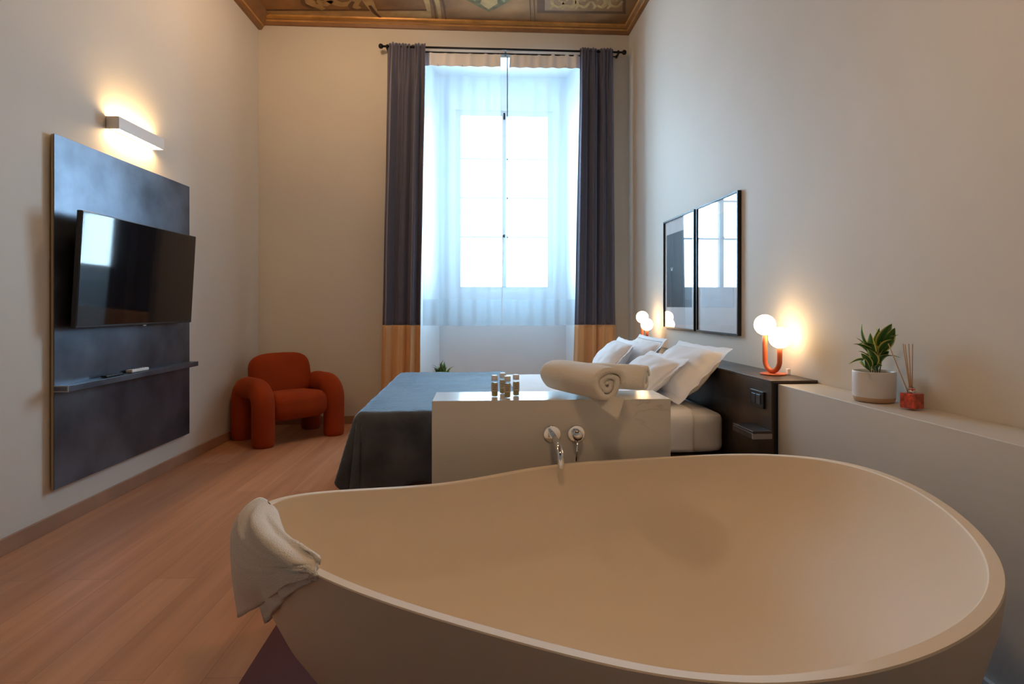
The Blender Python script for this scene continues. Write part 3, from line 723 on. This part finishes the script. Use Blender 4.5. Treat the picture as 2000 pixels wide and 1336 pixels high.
for k, (a_, b_, wd, bd, dd) in enumerate(LV):
    r0 = lp(a_[0], a_[1]+3, dd*.3); r0.z = max(r0.z, .100)
    tp = lp(b_[0], b_[1], dd+.02*math.sin(k*2.1)-(.09 if b_[0] > 1735 else 0))
    if tp.x+pb.x > 1.61: tp.x = 1.61-pb.x
    add_leaf(pp, r0, tp, wd*2.0, bd*.9, True, 'leaf', random.uniform(-.6, .6))
for k in range(5):
    a_ = lp(1700+4*k, 724, 0); b_ = lp(1698+6*k, 690, 0); a_.z = .09
    obj('stem', tube([a_, (a_+b_)/2+Vector((.002, 0, 0)), b_], .0022, 8), mat('plant_stem', (.16, .22, .06), .6), pp, smooth=True)
db = W(1781, 795, 2.07); db.z = LZ+.001
rd = empty('reed_diffuser', 'square red patterned reed diffuser on the ledge right of the plant', 'diffuser', db, .25)
obj('jar', box(-.029, .029, -.029, .029, 0, .062), M['glass'], rd, bevel=.004)
obj('red_wrap', box(-.026, .026, -.026, .026, .004, .058), M['redliq'], rd, bevel=.003, label='red patterned filling')
obj('neck', lathe([(.012, .0625), (.012, .074), (.0135, .075), (.0135, .078), (.010, .078), (.010, .0626)], 24, cap=False), M['chrome'], rd, smooth=True)
for px, dy in ((1750, .03), (1757, -.02), (1774, .02), (1777, -.01), (1780, .01)):
    tp = W(px, 672, 2.07)-db; tp.rotate(Matrix.Rotation(-.25, 3, 'Z')); tp.y += dy
    obj('reed', tube([(-tp.x*.06, 0, .02), tp], .0016, 8), M['reed'], rd, smooth=True)
# small steel clasp beside near lamp: lamp plug
sk = empty('plug_block', 'tiny pale plug block beside the base of the lamp nearest the plant', 'plug', (lb.x+.074, lb.y-.012, .846))
obj('body', box(-.008, .008, -.010, .010, 0, .030), M['cap'], sk, bevel=.002)

# ================================================================== PICTURES
def picture(label, y0, y1, kind):
    z0, z1 = 1.017, 1.913; c_ = rightw((y0+y1)/2, .001); L = (y1-y0)/2; fw_ = .011; H = z1-z0
    e_ = empty('framed_picture', label, 'picture', (c_.x, c_.y, z0), RA)
    bm = box(-.024, 0, -L, -L+fw_, 0, H); box(-.024, 0, L-fw_, L, 0, H, bm); box(-.024, 0, -L+fw_, L-fw_, 0, fw_, bm); box(-.024, 0, -L+fw_, L-fw_, H-fw_, H, bm)
    obj('frame', bm, M['black'], e_)
    obj('mount', box(-.010, -.001, -L+fw_, L-fw_, fw_, H-fw_), M['mount'], e_)
    bm = bmesh.new(); quad(bm, [(-.017, -L+fw_, fw_), (-.017, L-fw_, fw_), (-.017, L-fw_, H-fw_), (-.017, -L+fw_, H-fw_)])
    obj('glazing', bm, M['picglass'], e_)
    if kind == 'dark':
        p = obj('print', box(-.0115, -.0101, -L+.075, L-.055, .175, H-.12), M['printdark'], e_, label='near-black print')
        bm = bmesh.new()
        for s in (-1, 1):
            V = [bm.verts.new(Vector((-.0122, .16+s*a, .475+b))) for a, b in ((0, 0), (.016, .030), (.024, .020), (.012, -.004))]; bm.faces.new(V)
        obj('white_motif', bm, M['mount'], p)
    else:
        obj('print', box(-.0115, -.0101, -L+.085, L-.065, .175, H-.10), M['printpale'], e_, label='pale blue-grey print')
picture('black-framed print with dark image, the one of the pair nearer the window', 4.165, 4.842, 'dark')
picture('black-framed pale print, the one of the pair nearer the camera', 3.469, 4.125, 'pale')

# ================================================================== LEFT WALL: panel, TV, shelf, sconce
pc = leftw(3.907, .001)
pn = empty('wall_panel', 'tall blackened steel panel hung on the left wall behind the television', 'panel', (pc.x, pc.y, .22), LA)
obj('backing', box(0.012, .026, -.688, .688, 0.002, 1.898), M['goldedge'], pn, label='golden wall reflection painted on the backing edge')
obj('steel_sheet', box(.0262, .031, -.690, .690, 0, 1.90), M['steel'], pn)
sc = leftw(3.89, .0325)
sh = empty('wall_shelf', 'narrow steel shelf across the panel under the television', 'shelf', (sc.x, sc.y, .742), LA)
obj('shelf_board', box(0, .075, -.675, .690, .0, .034), M['steel'], sh, bevel=.0015)
bm = box(.0, .0765, -.680, -.6752, .0, .005); box(.0, .0765, -.680, -.6752, .029, .034, bm); box(.0705, .0765, -.680, -.6752, .0051, .0289, bm)
obj('cut_edge', bm, M['steeledge'], sh, label='bright cut edge')
tvc = leftw(3.869, .125)
tv = empty('television', 'flat black television on the steel panel, window reflected in its screen', 'television', (tvc.x, tvc.y, 1.078), LA)
TW, TH = .604, .644; Mt = Matrix.Translation((0, 0, TH/2)) @ Matrix.Rotation(math.radians(3.2), 4, 'Y') @ Matrix.Translation((0, 0, -TH/2))
obj('housing', box(-.030, 0, -TW, TW, 0, TH, M=Mt), M['bezel'], tv, bevel=.004)
obj('screen', box(.0002, .0016, -TW+.006, TW-.006, .014, TH-.006, M=Mt), M['screen'], tv)
obj('rear_case', box(-.062, -.0302, -.42, .42, .08, TH-.14, M=Mt), M['bezel'], tv, bevel=.01)
obj('wall_bracket', box(-.091, -.0622, -.20, .20, .20, .42), M['black'], tv)
obj('maker_badge', box(-.004, .0025, .0, .034, -.006, .0, M=Mt), M['steeledge'], tv, label='tiny bright badge under the screen')
r0 = leftw(3.63, .068)
rm = empty('remote_control', 'slim black remote control lying on the steel shelf', 'remote', (r0.x, r0.y, .7775), LA+.05)
obj('shell', box(-.018, .018, -.085, .085, 0, .012), M['bezel'], rm, bevel=.004)
bm = bmesh.new()
for i in range(7):
    for j in (-1, 0, 1): box(j*.009-.003, j*.009+.003, -.065+i*.02-.004, -.065+i*.02+.004, .0121, .0135, bm)
obj('buttons', bm, M['steel'], rm)
r0 = leftw(3.87, .068)
rm = empty('remote_control', 'white remote control lying on the steel shelf right of the black one', 'remote', (r0.x, r0.y, .7775), LA-.04)
obj('shell', box(-.022, .022, -.075, .095, 0, .020), M['cap'], rm, bevel=.005)
bm = bmesh.new()
for i in range(5):
    for j in (-1, 1): box(j*.009-.004, j*.009+.004, -.03+i*.022-.004, -.03+i*.022+.004, .0201, .0215, bm)
obj('buttons', bm, M['steel'], rm)
def sconce(label, loc, rz, es='diff'):
    e_ = empty('wall_light', label, 'wall light', loc, rz)
    hl, dp, hh = .244, .080, .076
    bm = box(0, .006, -hl, hl, .008, hh-.008)
    obj('back_plate', bm, M['shadowless'], e_)
    bm = box(dp-.006, dp, -hl, hl, 0, hh); box(.0, dp-.0061, -hl, -hl+.006, 0, hh, bm); box(.0, dp-.0061, hl-.006, hl, 0, hh, bm)
    obj('shade', bm, M['shadowless'], e_, label='white box-shaped shade')
    obj('lamp_diffuser', box(.016, dp-.016, -hl+.02, hl-.02, hh-.024, hh-.018), M[es], e_, label='lit upper diffuser')
    obj('lamp_diffuser', box(.016, dp-.016, -hl+.02, hl-.02, .018, .024), M[es], e_, label='lit lower diffuser')
    return e_
s0 = leftw(3.919, .0012); sconce('white box-shaped wall light glowing above the television panel', (s0.x, s0.y, 2.287), LA)

# unseen pendants added above the view to give warm fill light
def pendant(label, x, y, z, r, gm, cover=.53):
    e_ = empty('fill_pendant', label, 'lamp', (x, y, z))
    obj('globe', sphere((0, 0, 0), r, 40), M[gm], e_, smooth=True)
    pr = [(R_*math.sin(a), R_*math.cos(a)+.02) for R_ in (r*1.5,) for a in [PI*cover*k/12 for k in range(1, 13)]]
    o = obj('shade', lathe([(.012, r*1.5+.02)]+pr, 48, cap=False), M['shadeblack'], e_, smooth=True); solid(o, .004)
    obj('cord', tube([(0, 0, r*1.5+.02), (0, 0, ZC-z-.003)], .004, 8), M['black'], e_)
    obj('canopy', lathe([(.05, ZC-z-.03), (.05, ZC-z-.004), (.001, ZC-z-.003)], 24), M['black'], e_)
M['shadeblack'] = mat('painted_shade', (.55, .50, .42), .5)
pendant('added domed fill lamp hanging out of view over the bathtub', .20, 1.35, 2.62, .12, 'fillsoft', .50)
pendant('added domed fill lamp hanging out of view over the foot of the bed', -1.0, 4.40, 3.84, .11, 'fillbright', .36)

# ================================================================== CURTAINS
def rod(label, x0, x1, y, z, r, fin):
    e_ = empty('curtain_rod', label, 'curtain rod', ((x0+x1)/2, y, z)); h = (x1-x0)/2
    obj('pole', tube([(-h, 0, 0), (h, 0, 0)], r, 14), M['black'], e_, smooth=True)
    for s in (-1, 1):
        obj('finial', sphere((s*(h+fin), 0, 0), fin, 20), M['black'], e_, smooth=True)
        if fin > .02: obj('collar', tube([(s*(h-.045), 0, 0), (s*(h-.03), 0, 0)], r*1.8, 14), M['black'], e_)
    if fin > .02:
        for s in (-h+.03, .02, h-.03): obj('bracket', box(s-.008, s+.008, 0.0, YB-y-.001, -.010, .010), M['black'], e_)
rod('front black curtain rod with ball finials across the window wall', -.955, 1.468, 5.87, 3.808, .0105, .025)
rod('thin rear black rod carrying the sheer curtains', -.905, 1.415, 5.93, 3.788, .007, .012)
def curtain(label, tx0, tx1, bx0, bx1, n, seed, zt=3.835, zs=1.010, zb=.015, y0=5.858):
    def fn(za, zb_):
        def g(u, v):
            z = za+(zb_-za)*v; f = (zt-z)/zt
            ph = u*n*2*PI+seed+.9*math.sin(u*6+seed)+.25*math.sin(f*3+seed)
            ff = min(1, f*7); x = (tx0+(bx0-tx0)*f)+((tx1-tx0)+((bx1-bx0)-(tx1-tx0))*f)*u
            am = (.012+.034*ff)
            yy = am*math.sin(ph)*(.75+.35*math.sin(u*9+seed*2))+.006*math.sin(ph*2.3+f*2)+.012*math.sin(ph*.43+2+f*1.5)
            x += .005*math.sin(ph*2+1)*ff+.006*noise.noise(Vector((u*5, z*1.1, seed)))
            if f < .12: yy += .010*math.sin(u*75)*(1-f/.12)
            return (x, y0+yy, z)
        return g
    e_ = empty('curtain', label, 'curtain', ((bx0+bx1)/2, y0, 0)); v_ = Vector((-(bx0+bx1)/2, -y0, 0))
    for nm, za, z2, m, nv in (('drape', zt, zs, M['navy'], 70), ('hem_band', zs-.0005, zb, M['gold'], 24)):
        bm = grid(150, nv, fn(za, z2)); bmesh.ops.translate(bm, verts=bm.verts, vec=v_)
        solid(obj(nm, bm, m, e_, smooth=True, recalc=False, label='ochre lower band' if nm == 'hem_band' else 'slate velvet upper part'), .004)
curtain('long slate velvet curtain with ochre hem band left of the window', -.91, -.53, -.99, -.60, 3.6, 0.4)
curtain('long slate velvet curtain with ochre hem band right of the window', 1.035, 1.375, .955, 1.405, 3.6, 2.0)
def sheer_c(label, tx0, tx1, bx0, bx1, n, seed):
    zt, zb = 3.798, 1.0
    def g(u, v):
        z = zt+(zb-zt)*v; f = v; ph = u*n*2*PI+seed+.9*math.sin(u*4+seed)
        x = (tx0+(bx0-tx0)*f)+((tx1-tx0)+((bx1-bx0)-(tx1-tx0))*f)*u
        yy = (.008+.014*min(1, f*5))*math.sin(ph)+.010*math.sin(u*3+f*3+seed)
        if v < .05: yy = yy*.6+.004*math.sin(u*60)
        return (x+.006*noise.noise(Vector((u*3, z*2, seed))), 5.932+yy*.8, z+.004*math.sin(u*7+seed)*v)
    e_ = empty('sheer_curtain', label, 'curtain', ((bx0+bx1)/2, 5.932, zb), 0, 'sheer curtains at the window'); v_ = Vector((-(bx0+bx1)/2, -5.932, -zb))
    bm = grid(130, 90, g); bmesh.ops.translate(bm, verts=bm.verts, vec=v_)
    obj('voile', bm, M['sheer'], e_, smooth=True, recalc=False)
    def g2(u, v):
        p = Vector(g(u, v*.052)); return (p.x, p.y-.003, p.z)
    bm = grid(130, 6, g2); bmesh.ops.translate(bm, verts=bm.verts, vec=v_)
    obj('header_tape', bm, M['mount'], e_, smooth=True, recalc=False, label='opaque gathered heading')
    def g3(u, v):
        p = Vector(g(u, .905+.095*v)); return (p.x, p.y+.003, p.z)
    bm = grid(130, 10, g3); bmesh.ops.translate(bm, verts=bm.verts, vec=v_)
    obj('deep_hem', bm, M['sheer'], e_, smooth=True, recalc=False, label='double-thickness hem')
sheer_c('white sheer curtain covering the left half of the window', -.56, .222, -.57, .232, 6, .3)
sheer_c('white sheer curtain covering the right half of the window', .322, 1.06, .236, 1.02, 6, 1.7)
wd_ = empty('curtain_wand', 'thin dark draw wand hanging between the two sheers', 'wand', (.292, 5.905, 1.51))
obj('stick', tube([(0, 0, 0), (0, 0, 2.24)], .0045, 8), M['black'], wd_, smooth=True)

# ================================================================== ARMCHAIR
fl_ = Vector((-1.834, 5.044)); ca = math.radians(43.1)
ch = empty('armchair', 'chunky rust-orange velvet armchair with arched tubular arms in the corner', 'armchair', (fl_.x, fl_.y, 0), ca)
R0 = .094; WD, DP = .66, .44       # local: x across the front, y towards the back
def arch(x):
    H = .478; r = .135; P = [(x, 0, 0)]; 
    P = [Vector((x, 0, z)) for z in (.0, .012, .03, .06, .15, .25, H-r)]
    rr = [R0*.86, R0*.95, R0*.99, R0, R0, R0, R0]
    for k in range(1, 11):
        t = PI/2*k/10; P.append(Vector((x, r-r*math.cos(t), H-r+r*math.sin(t)))); rr.append(R0)
    P.append(Vector((x, DP-r, H))) if DP-2*r > .03 else None
    if DP-2*r > .03: rr.append(R0)
    for k in range(1, 11):
        t = PI/2*k/10; P.append(Vector((x, DP-r+r*math.sin(t), H-r+r*math.cos(t)))); rr.append(R0)
    for z, q in ((.25, 1), (.15, 1), (.06, 1), (.03, .99), (.012, .95), (0, .86)): P.append(Vector((x, DP, z))); rr.append(R0*q)
    return tube(P, rr, 36)
obj('arm', arch(0), M['velvet'], ch, smooth=True); obj('arm', arch(WD), M['velvet'], ch, smooth=True)
def cushion(cx, cy, cz, hx, hy, hz, r, tilt=0.0, bulge=.02):
    bm = bmesh.new(); bmesh.ops.create_cube(bm, size=1.0); bmesh.ops.subdivide_edges(bm, edges=bm.edges, cuts=20, use_grid_fill=True)
    for v in bm.verts:
        p = Vector((v.co.x*2*hx, v.co.y*2*hy, v.co.z*2*hz)); rx, ry, rz = min(r, hx), min(r, hy), min(r, hz)
        c_ = Vector((max(-hx+rx, min(hx-rx, p.x)), max(-hy+ry, min(hy-ry, p.y)), max(-hz+rz, min(hz-rz, p.z)))); d_ = p-c_
        if d_.length > 1e-6:
            q = d_.normalized(); p = c_+Vector((q.x*rx, q.y*ry, q.z*rz))
        p += p.normalized()*bulge*(1-min(1, (v.co.x**2+v.co.y**2+v.co.z**2)))
        v.co = p
    bmesh.ops.rotate(bm, verts=bm.verts, cent=(0, 0, 0), matrix=Matrix.Rotation(tilt, 3, 'X')); bmesh.ops.translate(bm, verts=bm.verts, vec=(cx, cy, cz))
    return bm
obj('seat', cushion(WD/2, .20, .305, WD/2-.080, .265, .115, .085, math.radians(-4)), M['velvet'], ch, smooth=True, sub=1)
bm = bmesh.new(); nb = 48          # backrest: rounded slab, wide top corners
def sup(a, hx, hz, n_=3.6):
    c_, s_ = math.cos(a), math.sin(a); return (math.copysign(abs(c_)**(2/n_), c_)*hx, math.copysign(abs(s_)**(2/n_), s_)*hz)
rings = []
for k in range(15):
    t = -1+2*k/14; sc_ = (1-abs(t)**2.6)**.36 if abs(t) < 1 else .02
    sc_ = max(.02, sc_); ins = (1-sc_)*.085
    rings.append([((sup(2*PI*i/nb, .285-ins, .205-ins)[0]), t*.088, sup(2*PI*i/nb, .285-ins, .205-ins)[1]) for i in range(nb)])
loft(rings, bm)
bmesh.ops.rotate(bm, verts=bm.verts, cent=(0, 0, 0), matrix=Matrix.Rotation(math.radians(-14), 3, 'X')); bmesh.ops.translate(bm, verts=bm.verts, vec=(WD/2, .395, .560))
obj('backrest', bm, M['velvet'], ch, smooth=True, sub=1)

# ================================================================== PLANT behind the bed
fb = Vector((-.345, 5.50, 0))
fp = empty('floor_plant', 'bushy variegated plant in a white pot on the floor under the window', 'plant', fb)
obj('pot', lathe([(.085, 0), (.095, .01), (.125, .40), (.123, .405), (.113, .405), (.11, .39), (.001, .39)], 40), M['ceramic'], fp, smooth=True)
obj('soil', lathe([(.11, .391), (.05, .397), (.001, .398)], 24, cap=False), M['soil'], fp)
for k in range(60):
    a = random.uniform(0, 2*PI); el = random.uniform(.1, 1.45); r = random.uniform(.10, .17)
    tp = Vector((math.cos(a)*math.cos(el)*r, math.sin(a)*math.cos(el)*r, .52+math.sin(el)*random.uniform(.11, .18)))
    rt = Vector((tp.x*.35, tp.y*.35, .44+(tp.z-.5)*.5))
    add_leaf(fp, rt, tp, .022, .25, k % 2 == 0, 'leaf', random.uniform(-.8, .8))
for k in range(4):
    a = k*1.6; obj('stem', tube([(0.02*math.cos(a), .02*math.sin(a), .39), (.04*math.cos(a), .04*math.sin(a), .54)], .003, 6), M['skirt'], fp)
